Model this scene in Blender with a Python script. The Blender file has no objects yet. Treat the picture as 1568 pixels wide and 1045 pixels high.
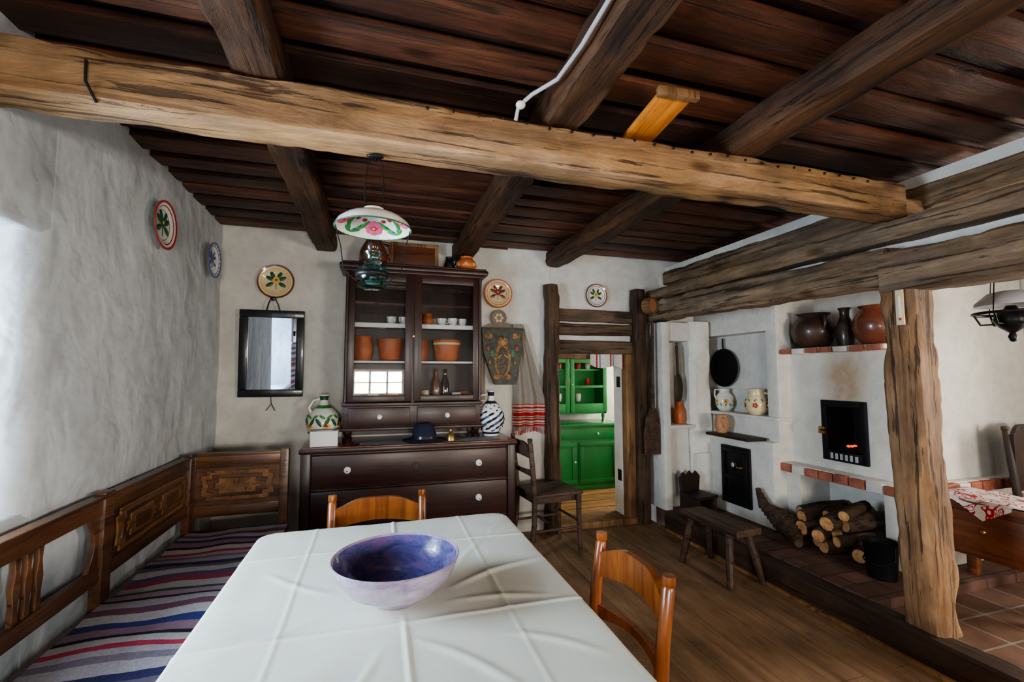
import bpy, bmesh, math, random
from mathutils import Vector, Matrix, noise
R=random.Random(7)
scene=bpy.context.scene
PI=math.pi
# ---------------------------------------------------------------- materials
def nmat(name):
    m=bpy.data.materials.new(name); m.use_nodes=True
    nt=m.node_tree; b=nt.nodes['Principled BSDF']
    return m,nt,b
def c4(c): return (c[0],c[1],c[2],1)
def ramp(nt,src,stops,interp='LINEAR'):
    r=nt.nodes.new('ShaderNodeValToRGB'); cr=r.color_ramp; cr.interpolation=interp
    while len(cr.elements)>1: cr.elements.remove(cr.elements[-1])
    cr.elements[0].position=stops[0][0]; cr.elements[0].color=c4(stops[0][1])
    for p,c in stops[1:]:
        e=cr.elements.new(p); e.color=c4(c)
    nt.links.new(src,r.inputs[0]); return r.outputs[0]
def coords(nt,scale=(1,1,1),rot=(0,0,0)):
    tc=nt.nodes.new('ShaderNodeTexCoord'); mp=nt.nodes.new('ShaderNodeMapping')
    mp.inputs['Scale'].default_value=scale; mp.inputs['Rotation'].default_value=rot
    nt.links.new(tc.outputs['Object'],mp.inputs[0]); return mp.outputs[0]
def noi(nt,vec,scale,detail=4,rough=.55,dist=0):
    n=nt.nodes.new('ShaderNodeTexNoise'); n.inputs['Scale'].default_value=scale
    n.inputs['Detail'].default_value=detail; n.inputs['Roughness'].default_value=rough
    n.inputs['Distortion'].default_value=dist
    nt.links.new(vec,n.inputs['Vector']); return n.outputs['Fac']
def mul(nt,a,b,fac=1,mode='MULTIPLY'):
    m=nt.nodes.new('ShaderNodeMix'); m.data_type='RGBA'; m.blend_type=mode
    m.inputs[0].default_value=fac
    nt.links.new(a,m.inputs[6])
    if isinstance(b,tuple): m.inputs[7].default_value=c4(b)
    else: nt.links.new(b,m.inputs[7])
    return m.outputs[2]
def bump(nt,b,h,strength=.4,dist=.01,prev=None):
    n=nt.nodes.new('ShaderNodeBump'); n.inputs['Strength'].default_value=strength
    n.inputs['Distance'].default_value=dist
    nt.links.new(h,n.inputs['Height'])
    if prev is not None: nt.links.new(prev,n.inputs['Normal'])
    nt.links.new(n.outputs[0],b.inputs['Normal']); return n.outputs[0]
def solid(name,col,rough=.6,metal=0,var=.12,vs=8,bmp=0,bs=30,bd=.004,coat=0,emit=None,es=0):
    m,nt,b=nmat(name)
    v=coords(nt); f=noi(nt,v,vs)
    lo=tuple(max(0,c*(1-var)) for c in col); hi=tuple(min(1,c*(1+var)) for c in col)
    nt.links.new(ramp(nt,f,[(.3,lo),(.7,hi)]),b.inputs['Base Color'])
    b.inputs['Roughness'].default_value=rough; b.inputs['Metallic'].default_value=metal
    b.inputs['Coat Weight'].default_value=coat
    if bmp: bump(nt,b,noi(nt,v,bs,6),bmp,bd)
    if emit: b.inputs['Emission Color'].default_value=c4(emit); b.inputs['Emission Strength'].default_value=es
    return m
def wood(name,c1,c2,axis=0,scale=16,rough=.65,bm=.5,crack=.3,coat=0,big=.45,bd=.006,knots=False,grey=0):
    m,nt,b=nmat(name)
    s=[1,1,1]; s[axis]=.06
    v=coords(nt,tuple(s)); n1=noi(nt,v,scale,10,.74,.7)
    s2=[1,1,1]; s2[axis]=.045
    v2=coords(nt,tuple(s2)); n2=noi(nt,v2,scale*2.2,6,.65,.6)
    v3=coords(nt); n3=noi(nt,v3,3.1,6,.6)
    s5=[1,1,1]; s5[axis]=.3
    n5=noi(nt,coords(nt,tuple(s5)),9,8,.7,.8)
    col=ramp(nt,n1,[(.34,c1),(.66,c2)])
    ck=ramp(nt,n2,[(.56,(1,1,1)),(.62,(crack,crack,crack))])
    bg=ramp(nt,n3,[(.32,(1-big,)*3),(.65,(1,1,1))])
    pt=ramp(nt,n5,[(.35,(.60,.58,.56)),(.6,(1.0,1.0,1.0))])
    col=mul(nt,mul(nt,mul(nt,col,ck),bg),pt)
    if grey:
        g=noi(nt,coords(nt,tuple(s5)),3.3,6,.65,.5)
        mx=nt.nodes.new('ShaderNodeMix'); mx.data_type='RGBA'
        mm=nt.nodes.new('ShaderNodeMapRange'); mm.inputs[1].default_value=.42; mm.inputs[2].default_value=.66; mm.inputs[4].default_value=grey
        nt.links.new(g,mm.inputs[0]); nt.links.new(mm.outputs[0],mx.inputs[0]); nt.links.new(col,mx.inputs[6])
        hs=nt.nodes.new('ShaderNodeHueSaturation'); hs.inputs['Saturation'].default_value=.45; hs.inputs['Value'].default_value=.95
        nt.links.new(col,hs.inputs['Color']); nt.links.new(hs.outputs[0],mx.inputs[7]); col=mx.outputs[2]
    if knots:
        s4=[1,1,1]; s4[axis]=.45
        v4=coords(nt,tuple(s4)); vo=nt.nodes.new('ShaderNodeTexVoronoi'); vo.inputs['Scale'].default_value=4.2
        nt.links.new(v4,vo.inputs['Vector'])
        kn=ramp(nt,vo.outputs['Distance'],[(.03,(.22,.17,.14)),(.09,(.6,.5,.42)),(.14,(1,1,1))]); col=mul(nt,col,kn)
    nt.links.new(col,b.inputs['Base Color'])
    b.inputs['Roughness'].default_value=rough; b.inputs['Coat Weight'].default_value=coat
    b.inputs['Coat Roughness'].default_value=.25
    p=bump(nt,b,n1,bm,bd); p=bump(nt,b,ck,bm,bd*1.3,p); bump(nt,b,n5,bm*.8,bd*2.4,p)
    return m
def plaster(name,col,lump=.5,fine=.4,stain=None):
    m,nt,b=nmat(name)
    v=coords(nt); n1=noi(nt,v,4.0,3,.5,.3); n2=noi(nt,v,13,5,.5,.4); n3=noi(nt,v,70,4)
    c=ramp(nt,noi(nt,v,2.2,6,.6),[(.3,tuple(x*.82 for x in col)),(.65,col)])
    c=mul(nt,c,ramp(nt,n2,[(.32,(.90,.90,.91)),(.6,(1,1,1))]))
    if stain:
        tc=nt.nodes.new('ShaderNodeTexCoord'); mp=nt.nodes.new('ShaderNodeMapping')
        sx,sy,sz=stain[1]
        mp.inputs['Scale'].default_value=(1/sx,1/sy,1/sz)
        p=stain[0]; mp.inputs['Location'].default_value=(-p[0]/sx,-p[1]/sy,-p[2]/sz)
        nt.links.new(tc.outputs['Object'],mp.inputs[0])
        g=nt.nodes.new('ShaderNodeTexGradient'); g.gradient_type='SPHERICAL'
        nt.links.new(mp.outputs[0],g.inputs[0])
        ma=nt.nodes.new('ShaderNodeMath'); ma.operation='MULTIPLY'
        nt.links.new(g.outputs['Fac'],ma.inputs[0]); nt.links.new(n2,ma.inputs[1])
        st=ramp(nt,ma.outputs[0],[(.0,(1,1,1)),(.40,(.66,.50,.36))])
        c=mul(nt,c,st)
    nt.links.new(c,b.inputs['Base Color']); b.inputs['Roughness'].default_value=.92
    p=bump(nt,b,n1,lump,.06); p=bump(nt,b,n2,fine,.014,p); bump(nt,b,n3,.15,.0015,p)
    return m
def stripes(name,axis,period,cols,rough=.9,warp=.02,bmp=.5):
    m,nt,b=nmat(name)
    tc=nt.nodes.new('ShaderNodeTexCoord'); sp=nt.nodes.new('ShaderNodeSeparateXYZ')
    nt.links.new(tc.outputs['Object'],sp.inputs[0])
    n=noi(nt,tc.outputs['Object'],3,3)
    a=nt.nodes.new('ShaderNodeMath'); a.operation='MULTIPLY_ADD'; a.inputs[1].default_value=warp
    nt.links.new(n,a.inputs[0]); nt.links.new(sp.outputs[axis],a.inputs[2])
    d=nt.nodes.new('ShaderNodeMath'); d.operation='DIVIDE'; d.inputs[1].default_value=period
    nt.links.new(a.outputs[0],d.inputs[0])
    f=nt.nodes.new('ShaderNodeMath'); f.operation='FRACT'; nt.links.new(d.outputs[0],f.inputs[0])
    col=ramp(nt,f.outputs[0],cols,'CONSTANT')
    v=coords(nt); fine=noi(nt,v,120,2)
    fi=ramp(nt,fine,[(.3,(.75,.75,.75)),(.7,(1,1,1))])
    nt.links.new(mul(nt,col,fi),b.inputs['Base Color']); b.inputs['Roughness'].default_value=rough
    bump(nt,b,fine,bmp,.004)
    return m
def tiles(name,c1,c2,mortar,sx,sy,ms=.02,offset=.5,rough=.6,bmp=.5):
    m,nt,b=nmat(name)
    v=coords(nt)
    t=nt.nodes.new('ShaderNodeTexBrick'); t.offset=offset
    t.inputs['Color1'].default_value=c4(c1); t.inputs['Color2'].default_value=c4(c2)
    t.inputs['Mortar'].default_value=c4(mortar); t.inputs['Scale'].default_value=1
    t.inputs['Mortar Size'].default_value=ms; t.inputs['Brick Width'].default_value=sx
    t.inputs['Row Height'].default_value=sy
    nt.links.new(v,t.inputs['Vector'])
    n=ramp(nt,noi(nt,v,9,5),[(.3,(.6,.6,.6)),(.7,(1,1,1))])
    nt.links.new(mul(nt,t.outputs['Color'],n),b.inputs['Base Color']); b.inputs['Roughness'].default_value=rough
    inv=nt.nodes.new('ShaderNodeInvert'); nt.links.new(t.outputs['Fac'],inv.inputs['Color'])
    bump(nt,b,inv.outputs[0],bmp,.006)
    return m
def glassmat(name,tint=(1,1,1),refl=.12,rough=.02):
    m=bpy.data.materials.new(name); m.use_nodes=True; nt=m.node_tree; nt.nodes.clear()
    o=nt.nodes.new('ShaderNodeOutputMaterial'); mx=nt.nodes.new('ShaderNodeMixShader')
    tr=nt.nodes.new('ShaderNodeBsdfTransparent'); tr.inputs[0].default_value=c4(tint)
    gl=nt.nodes.new('ShaderNodeBsdfGlossy'); gl.inputs['Roughness'].default_value=rough
    mx.inputs[0].default_value=refl
    nt.links.new(tr.outputs[0],mx.inputs[1]); nt.links.new(gl.outputs[0],mx.inputs[2]); nt.links.new(mx.outputs[0],o.inputs[0])
    return m

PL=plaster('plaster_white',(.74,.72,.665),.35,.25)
PLL=plaster('plaster_left',(.64,.66,.68),.62,.32)  # cool light on white plaster put into the base colour
PLO=plaster('plaster_oven',(.77,.73,.65),.30,.25,((3.1,2.34,1.28),(.5,.20,.34)))
W_tie=wood('wood_tie_beam',(.26,.125,.048),(.68,.39,.165),0,16,.75,.9,.3,knots=True,grey=.35)
W_lin=wood('wood_lintel',(.17,.10,.052),(.46,.30,.165),1,16,.8,.9,.3,knots=True,grey=.5)
W_post=wood('wood_post',(.22,.105,.045),(.60,.34,.16),2,16,.75,1,.28,knots=True,grey=.3)
W_dpost=wood('wood_door_post',(.05,.026,.014),(.19,.11,.06),2,16,.75,.8,.3)
W_hdr=wood('wood_header',(.08,.045,.026),(.27,.17,.10),0,16,.75,.7,.3,grey=.5)
W_joist=wood('wood_joist',(.045,.019,.009),(.19,.085,.036),1,16,.6,.9,.35,knots=True)
W_c=[wood('wood_ceiling_a',(.045,.014,.007),(.19,.064,.030),0,16,.5,.7,.35,knots=True),
     wood('wood_ceiling_b',(.075,.023,.011),(.28,.10,.046),0,16,.5,.7,.35,knots=True),
     wood('wood_ceiling_c',(.028,.009,.006),(.11,.038,.019),0,16,.5,.7,.35)]
W_sill=wood('wood_sill',(.035,.018,.012),(.12,.062,.036),1,14,.6,.6,.4)
W_mah=wood('wood_mahogany',(.020,.005,.004),(.068,.016,.010),0,9,.38,.12,.7,.15,.2)
W_mahz=wood('wood_mahogany_v',(.020,.005,.004),(.058,.014,.009),2,9,.38,.12,.7,.15,.2)
W_mtop=wood('wood_mahogany_top',(.12,.03,.014),(.26,.08,.03),0,9,.3,.15,.7,.5,.2)
W_bench=wood('wood_bench',(.06,.020,.008),(.25,.10,.034),1,14,.35,.35,.4,.4)
W_benx=wood('wood_bench_x',(.08,.028,.010),(.32,.135,.045),0,14,.35,.35,.4,.4)
W_carv=wood('wood_bench_carving',(.18,.07,.022),(.50,.24,.08),1,14,.35,.3,.4,.4)
W_chair=wood('wood_chair',(.24,.060,.014),(.46,.15,.035),2,10,.28,.12,.7,.6,.15)
W_dark=wood('wood_dark',(.020,.010,.007),(.075,.036,.02),2,12,.5,.4,.5)
W_stool=wood('wood_stool',(.045,.022,.015),(.17,.09,.052),1,14,.55,.5,.4)
W_lt=wood('wood_door_jamb',(.20,.10,.045),(.42,.23,.10),2,14,.6,.3,.5)
W_red=wood('wood_reddish',(.15,.045,.02),(.36,.12,.045),1,12,.4,.2,.6,.3)
W_or=wood('wood_orange',(.60,.19,.03),(.85,.33,.06),1,10,.5,.2,.7,big=.1)
W_kfl=wood('wood_kitchen_floor',(.32,.16,.06),(.55,.31,.12),0,10,.5,.3,.5)
W_log=wood('log_bark',(.04,.022,.014),(.17,.10,.06),0,14,.9,1,.4)
LOGE=solid('log_end',(.52,.27,.11),.8,var=.4,vs=30)
def floormat():
    m,nt,b=nmat('floor_planks_brown'); v=coords(nt,(1,.06,1)); n1=noi(nt,v,14,10,.7,.6); n3=noi(nt,coords(nt),2.0,5,.6); n4=noi(nt,coords(nt,(1,.3,1)),9,8,.72,.5)
    c=ramp(nt,n1,[(.34,(.23,.135,.075)),(.66,(.47,.29,.165))])
    c=mul(nt,c,ramp(nt,n3,[(.32,(.66,.64,.62)),(.65,(1,1,1))])); c=mul(nt,c,ramp(nt,n4,[(.35,(.66,.64,.62)),(.6,(1,1,1))]))
    br=nt.nodes.new('ShaderNodeTexBrick'); br.inputs['Scale'].default_value=1; br.inputs['Brick Width'].default_value=3.1; br.inputs['Row Height'].default_value=.19
    br.inputs['Mortar Size'].default_value=.002; br.inputs['Color1'].default_value=(1,1,1,1); br.inputs['Color2'].default_value=(.86,.84,.82,1); br.inputs['Mortar'].default_value=(.45,.4,.38,1)
    nt.links.new(coords(nt,(1,1,1),(0,0,PI/2)),br.inputs['Vector'])
    c=mul(nt,c,br.outputs['Color']); nt.links.new(c,b.inputs['Base Color'])
    nt.links.new(ramp(nt,n4,[(.3,(.75,)*3),(.7,(.5,)*3)]),b.inputs['Roughness'])
    bump(nt,b,n4,.3,.008); return m
M_floor=floormat()
TILE=tiles('floor_tile',(.20,.11,.07),(.27,.15,.10),(.36,.30,.25),.2,.2,.006,0,.5)
BRK=tiles('hearth_brick',(.13,.065,.045),(.19,.095,.068),(.07,.05,.04),.26,.13,.008,.5,.7)
BRICK=solid('brick_red',(.38,.13,.08),.85,var=.3,vs=14,bmp=.5)
BLACK=solid('black_frame',(.012,.012,.016),.3,coat=.3)
IRON=solid('cast_iron',(.02,.02,.022),.45,metal=.6,bmp=.3)
SOOT=solid('soot',(.012,.010,.009),.95)
CLOTH_W=solid('cloth_white',(.74,.74,.645),.85,var=.05,vs=4,bmp=.25,bs=300,bd=.001)
WHITE=solid('porcelain_white',(.78,.76,.70),.2,var=.04,coat=.5)
CREAM=solid('cream_glaze',(.74,.60,.38),.3,var=.08,coat=.5)
TERRA=solid('terracotta',(.48,.13,.04),.45,var=.15,coat=.2)
TERRAD=solid('terracotta_brown',(.17,.05,.025),.35,var=.3,coat=.5)
POTD=solid('pot_blackened',(.06,.030,.02),.4,var=.8,vs=7,coat=.3)
RED=solid('paint_red',(.45,.03,.03),.4); DRED=solid('paint_dark_red',(.24,.015,.02),.4)
GRN=solid('paint_green',(.05,.28,.06),.4); DKG=solid('paint_dark_green',(.02,.10,.045),.4)
BLU=solid('paint_blue',(.05,.09,.28),.35); NAVY=solid('felt_navy',(.012,.014,.035),.9,bmp=.3,bs=120)
PINK=solid('paint_pink',(.80,.10,.25),.4); YEL=solid('paint_yellow',(.75,.45,.10),.45)
GREENC=solid('green_enamel',(.010,.19,.042),.35,var=.1,coat=.4)
GREEND=solid('green_inner',(.05,.38,.10),.5,var=.1)
BRASS=solid('brass',(.60,.38,.13),.3,metal=.9)
GREY=solid('cable_grey',(.45,.45,.47),.5)
WIRE=solid('wire_dark',(.03,.03,.03),.4,metal=.7)
MIRROR=solid('mirror_glass',(.55,.62,.72),.02,metal=1,var=0)
GLASS=glassmat('pane_glass',(.95,.95,.95),.07); TEAL=glassmat('teal_glass',(.40,.78,.74),.2)
WGL=glassmat('window_glass',(1,1,1),.04)
AMB=glassmat('amber_glass',(.45,.22,.07),.15)
EMB=solid('ember',(.5,.05,.01),.8,emit=(1,.10,.02),es=1.4)
LINEN=solid('linen_grey',(.26,.22,.18),.9,var=.08,bmp=.3,bs=200)
LACE=solid('lace_runner_grey',(.34,.36,.38),.9,var=.25,vs=60)
PAPER=solid('paper_white',(.78,.78,.76),.7,var=.03)
CLAYT=solid('clay_tan',(.46,.24,.12),.6)
def bowlmat(name,c1,c2,c3,rough):
    m,nt,b=nmat(name); v=coords(nt,(1,1,3)); n=noi(nt,v,9,7,.75,1.2)
    nt.links.new(ramp(nt,n,[(.34,c1),(.5,c2),(.66,c3)]),b.inputs['Base Color'])
    b.inputs['Roughness'].default_value=rough; b.inputs['Coat Weight'].default_value=.9; b.inputs['Coat Roughness'].default_value=.08
    bump(nt,b,noi(nt,coords(nt),60,4),.25,.003); return m
B_IN=bowlmat('glaze_inside',(.035,.03,.10),(.09,.09,.24),(.22,.11,.26),.18)
B_OUT=bowlmat('glaze_outside',(.22,.12,.23),(.30,.27,.37),(.44,.35,.41),.28)
RUG=stripes('rug_stripes',1,.86,[(0,(.03,.032,.11)),(.05,(.42,.38,.41)),(.11,(.22,.18,.23)),(.15,(.42,.38,.41)),(.19,(.46,.04,.08)),(.225,(.52,.48,.48)),(.28,(.02,.018,.025)),(.31,(.34,.20,.27)),(.38,(.04,.05,.20)),(.43,(.52,.49,.50)),(.50,(.20,.08,.12)),(.55,(.42,.38,.41)),(.61,(.018,.018,.03)),(.64,(.44,.28,.34)),(.71,(.04,.12,.09)),(.74,(.48,.44,.46)),(.81,(.32,.05,.08)),(.86,(.10,.09,.17)),(.90,(.46,.42,.44)),(.96,(.15,.12,.17))],warp=.06)
TC=(.30,.26,.215); TD=(.42,.02,.02); TB=(.50,.45,.38)
TOW=stripes('towel_stripes',2,2.0,[(0,TC),(.440,TD),(.447,TB),(.452,TD),(.457,TB),(.462,TD),(.470,TB),(.474,(.10,.02,.02)),(.480,TB),(.484,TD),(.498,TB),(.503,TD),(.507,TB),(.512,TD),(.520,TB),(.530,TD),(.534,TC)],warp=.002)
KTOW=stripes('kitchen_towel',0,.13,[(0,(.7,.66,.6)),(.5,(.45,.05,.05)),(.62,(.7,.66,.6)),(.75,(.12,.12,.3)),(.82,(.7,.66,.6))],warp=.004)
HANG=stripes('blanket_stripes',2,.30,[(0,(.25,.05,.06)),(.15,(.5,.46,.44)),(.3,(.03,.03,.12)),(.4,(.45,.42,.4)),(.52,(.10,.05,.09)),(.62,(.5,.45,.42)),(.75,(.35,.05,.08)),(.85,(.04,.03,.04)),(.93,(.4,.36,.36))],warp=.03)
def redcloth():
    m,nt,b=nmat('red_white_cloth'); v=coords(nt); n=noi(nt,v,13,1,.4,1.5)
    nt.links.new(ramp(nt,n,[(0,(.75,.7,.66)),(.5,(.45,.02,.03)),(.56,(.75,.7,.66)),(.62,(.45,.02,.03)),(.66,(.78,.74,.7))],'CONSTANT'),b.inputs['Base Color'])
    b.inputs['Roughness'].default_value=.9; return m
RCLOTH=redcloth()

# ---------------------------------------------------------------- builder
class Ob:
    def __init__(s,name,M=None):
        s.name=name; s.bm=bmesh.new(); s.mats=[]; s.M=M
    def mi(s,m):
        if m not in s.mats: s.mats.append(m)
        return s.mats.index(m)
    def merge(s,t,m,M=None):
        i=s.mi(m); vm={}
        for v in t.verts: vm[v]=s.bm.verts.new(M@v.co if M else v.co)
        for f in t.faces:
            try:
                nf=s.bm.faces.new([vm[v] for v in f.verts]); nf.material_index=i; nf.smooth=True
            except ValueError: pass
        t.free()
    def box(s,x0,x1,y0,y1,z0,z1,m,bev=0,M=None):
        t=bmesh.new(); bmesh.ops.create_cube(t,size=1)
        for v in t.verts:
            v.co=Vector(((x0+x1)/2+v.co.x*(x1-x0),(y0+y1)/2+v.co.y*(y1-y0),(z0+z1)/2+v.co.z*(z1-z0)))
        if bev: bmesh.ops.bevel(t,geom=list(t.edges),offset=bev,segments=2,affect='EDGES',profile=.6)
        s.merge(t,m,M)
    def lathe(s,prof,m,seg=32,M=None,c=(0,0,0)):
        i0=s.mi(m); c=Vector(c); rings=[]
        for p in prof:
            r,z=p[0],p[1]
            if r<1e-5:
                co=Vector((0,0,z))+c; rings.append([s.bm.verts.new(M@co if M else co)])
            else:
                ring=[]
                for k in range(seg):
                    a=2*PI*k/seg; co=Vector((r*math.cos(a),r*math.sin(a),z))+c
                    ring.append(s.bm.verts.new(M@co if M else co))
                rings.append(ring)
        for j in range(len(rings)-1):
            a,b=rings[j],rings[j+1]; mi=s.mi(prof[j][2]) if len(prof[j])>2 else i0
            for k in range(seg):
                k2=(k+1)%seg
                if len(a)==1 and len(b)==1: continue
                if len(a)==1: vs=[a[0],b[k2],b[k]]
                elif len(b)==1: vs=[a[k],a[k2],b[0]]
                else: vs=[a[k],a[k2],b[k2],b[k]]
                f=s.bm.faces.new(vs); f.material_index=mi; f.smooth=True
    def tube(s,pts,r,m,seg=8,M=None,closed=False):
        pts=[Vector(p) for p in pts]; n=len(pts); i=s.mi(m)
        rr=r if isinstance(r,(list,tuple)) else [r]*n
        up=None; rings=[]
        for k in range(n):
            if closed: d=pts[(k+1)%n]-pts[k-1]
            else: d=pts[min(k+1,n-1)]-pts[max(k-1,0)]
            if d.length<1e-9: d=Vector((0,0,1))
            d.normalize()
            if up is None:
                up=Vector((0,0,1)) if abs(d.z)<.9 else Vector((1,0,0))
            up=(up-d*up.dot(d)); up.normalize(); sd=d.cross(up)
            ring=[]
            for q in range(seg):
                a=2*PI*q/seg; co=pts[k]+(up*math.cos(a)+sd*math.sin(a))*rr[k]
                ring.append(s.bm.verts.new(M@co if M else co))
            rings.append(ring)
        rng=range(n) if closed else range(n-1)
        for k in rng:
            a,b=rings[k],rings[(k+1)%n]
            for q in range(seg):
                f=s.bm.faces.new([a[q],a[(q+1)%seg],b[(q+1)%seg],b[q]]); f.material_index=i; f.smooth=True
        if not closed:
            for ring in (rings[0][::-1],rings[-1]):
                f=s.bm.faces.new(ring); f.material_index=i
    def hewn(s,p0,p1,w,h,m,j=.006,ch=.010,seg=None,up=(0,0,1),seed=0,endm=None):
        p0=Vector(p0); p1=Vector(p1); d=p1-p0; L=d.length; d.normalize()
        up=Vector(up)
        if abs(d.dot(up))>.9: up=Vector((0,1,0))
        up=(up-d*up.dot(d)).normalized(); sd=d.cross(up)
        n=seg or max(2,int(L/.03)); i=s.mi(m)
        hw,hh=w/2,h/2; a=hw-ch; b=hh-ch
        cs=[(a,-hh),(hw,-b),(hw,-b/3),(hw,b/3),(hw,b),(a,hh),(a/3,hh),(-a/3,hh),(-a,hh),(-hw,b),(-hw,b/3),(-hw,-b/3),(-hw,-b),(-a,-hh),(-a/3,-hh),(a/3,-hh)]
        rings=[]
        for k in range(n+1):
            t=k/n; c=p0+d*L*t
            ox=noise.noise(Vector((t*L*.9,seed*3.1,0)))*j*1.2; oz=noise.noise(Vector((t*L*.9,seed*3.1,9)))*j*1.2
            ring=[]
            for q,(x,z) in enumerate(cs):
                nx=noise.noise(Vector((t*L*5,x*16,seed+z*16)))*j*.55+noise.noise(Vector((t*L*17,x*40,seed+z*40)))*j*.30
                isc=q in(0,1,4,5,8,9,12,13)
                g=max(0,noise.noise(Vector((t*L*4,(q//4)*2.3,seed+5))))+.6*max(0,noise.noise(Vector((t*L*13,(q//4)*2.3,seed+8)))-.1)
                corner=1.0-(.022/hw)*g*(1 if isc else 0)*(j/.008)*.6
                co=c+sd*(x*corner+ox+(nx if abs(x)>=hw-1e-6 else 0)*(1 if x>0 else -1))+up*(z*corner+oz+(nx if abs(z)>=hh-1e-6 else 0)*(1 if z>0 else -1)); ring.append(s.bm.verts.new(co))
            rings.append(ring)
        nn=len(cs)
        for k in range(n):
            for q in range(nn):
                f=s.bm.faces.new([rings[k][q],rings[k][(q+1)%nn],rings[k+1][(q+1)%nn],rings[k+1][q]]); f.material_index=i; f.smooth=True
        ei=s.mi(endm) if endm else i
        for ring in (rings[0][::-1],rings[-1]):
            f=s.bm.faces.new(ring); f.material_index=ei
    def poly(s,pts,plane,d0,d1,m,bev=0,M=None):
        t=bmesh.new()
        def mk(p,d):
            if plane=='XZ': return Vector((p[0],d,p[1]))
            if plane=='YZ': return Vector((d,p[0],p[1]))
            return Vector((p[0],p[1],d))
        a=[t.verts.new(mk(p,d0)) for p in pts]; b=[t.verts.new(mk(p,d1)) for p in pts]
        n=len(pts); t.faces.new(a); t.faces.new(b[::-1])
        for k in range(n): t.faces.new([a[k],b[k],b[(k+1)%n],a[(k+1)%n]])
        bmesh.ops.recalc_face_normals(t,faces=t.faces)
        if bev: bmesh.ops.bevel(t,geom=[e for e in t.edges if (e.verts[0] in a)==(e.verts[1] in a)],offset=bev,segments=1,affect='EDGES')
        s.merge(t,m,M)
    def blob(s,c,r,m,M=None,seg=14):
        t=bmesh.new(); bmesh.ops.create_uvsphere(t,u_segments=seg,v_segments=max(6,seg//2),radius=1)
        T=Matrix.Translation(c)@(M or Matrix())@Matrix.Diagonal((r[0],r[1],r[2],1))
        s.merge(t,m,T)
    def sheet(s,fn,nu,nv,m,M=None):
        i=s.mi(m); g=[]
        for a in range(nu+1):
            g.append([s.bm.verts.new((M@Vector(fn(a/nu,b/nv))) if M else Vector(fn(a/nu,b/nv))) for b in range(nv+1)])
        for a in range(nu):
            for b in range(nv):
                f=s.bm.faces.new([g[a][b],g[a+1][b],g[a+1][b+1],g[a][b+1]]); f.material_index=i; f.smooth=True
    def done(s,angle=38,recalc=True):
        if recalc: bmesh.ops.recalc_face_normals(s.bm,faces=s.bm.faces)
        me=bpy.data.meshes.new(s.name); s.bm.to_mesh(me); s.bm.free()
        for m in s.mats: me.materials.append(m)
        me.set_sharp_from_angle(angle=math.radians(angle))
        o=bpy.data.objects.new(s.name,me); scene.collection.objects.link(o)
        if s.M is not None: o.matrix_world=s.M
        return o
def T(x,y,z,rz=0): return Matrix.Translation((x,y,z))@Matrix.Rotation(rz,4,'Z')
CZ=2.43
# ---------------------------------------------------------------- room shell
o=Ob('floor'); o.box(-1.6,2.42,-1.75,3.75,-.12,0,M_floor); o.done()
o=Ob('floor_tiled'); o.box(2.5,4.4,-1.6,1.78,-.1,.10,TILE); o.done()
o=Ob('floor_hearth'); o.box(2.5,4.4,1.78,3.7,-.1,.15,BRK,.008); o.done()
o=Ob('trim_1'); o.hewn((2.46,-1.6,.07),(2.46,3.42,.07),.13,.14,W_sill,.006,.014,seed=3); o.box(2.375,2.397,-1.6,3.5,0,.018,W_kfl); o.done()
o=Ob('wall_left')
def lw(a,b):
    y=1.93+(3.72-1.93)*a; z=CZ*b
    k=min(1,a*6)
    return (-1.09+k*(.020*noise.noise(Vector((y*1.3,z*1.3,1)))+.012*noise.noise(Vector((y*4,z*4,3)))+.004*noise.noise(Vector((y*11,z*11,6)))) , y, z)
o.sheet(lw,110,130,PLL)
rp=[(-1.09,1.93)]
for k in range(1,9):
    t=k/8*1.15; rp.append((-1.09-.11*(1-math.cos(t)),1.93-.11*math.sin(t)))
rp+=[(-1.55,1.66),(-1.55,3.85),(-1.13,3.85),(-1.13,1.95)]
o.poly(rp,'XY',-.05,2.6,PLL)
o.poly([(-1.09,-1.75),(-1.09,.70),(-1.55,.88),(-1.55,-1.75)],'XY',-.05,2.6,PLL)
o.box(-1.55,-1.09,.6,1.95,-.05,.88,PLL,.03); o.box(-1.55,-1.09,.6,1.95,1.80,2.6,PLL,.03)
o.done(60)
def window(name,axis,a0,a1,z0,z1,d,mats=WHITE,nx=2,nz=3):
    o=Ob(name); fr=.045
    def bx(u0,u1,w0,w1,t,m,bev=.004):
        if axis=='Y': o.box(u0,u1,d-t,d+t,w0,w1,m,bev)
        else: o.box(d-t,d+t,u0,u1,w0,w1,m,bev)
    bx(a0,a0+fr,z0,z1,.03,mats); bx(a1-fr,a1,z0,z1,.03,mats); bx(a0+fr,a1-fr,z0,z0+fr,.03,mats); bx(a0+fr,a1-fr,z1-fr,z1,.03,mats)
    for k in range(1,nx):
        c=a0+(a1-a0)*k/nx; bx(c-.02,c+.02,z0+fr,z1-fr,.02,mats)
    for k in range(1,nz):
        c=z0+(z1-z0)*k/nz; bx(a0+fr,a1-fr,c-.012,c+.012,.018,mats)
    bx(a0+fr,a1-fr,z0+fr,z1-fr,.002,WGL,0)
    return o.done()
window('window_1','X',.88,1.66,.88,1.80,-1.50)
RY=-1.7
o=Ob('wall_rear')
wins=[(-.42,.50),(2.1,3.1)]; wz0,wz1=.92,1.40
xs=[-1.55,-.42,.50,2.1,3.1,4.5]
for k in (0,2,4): o.box(xs[k],xs[k+1],RY-.35,RY,-.05,2.6,PL)
for a,b in wins: o.box(a,b,RY-.35,RY,-.05,wz0,PL); o.box(a,b,RY-.35,RY,wz1,2.6,PL)
o.done()
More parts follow.
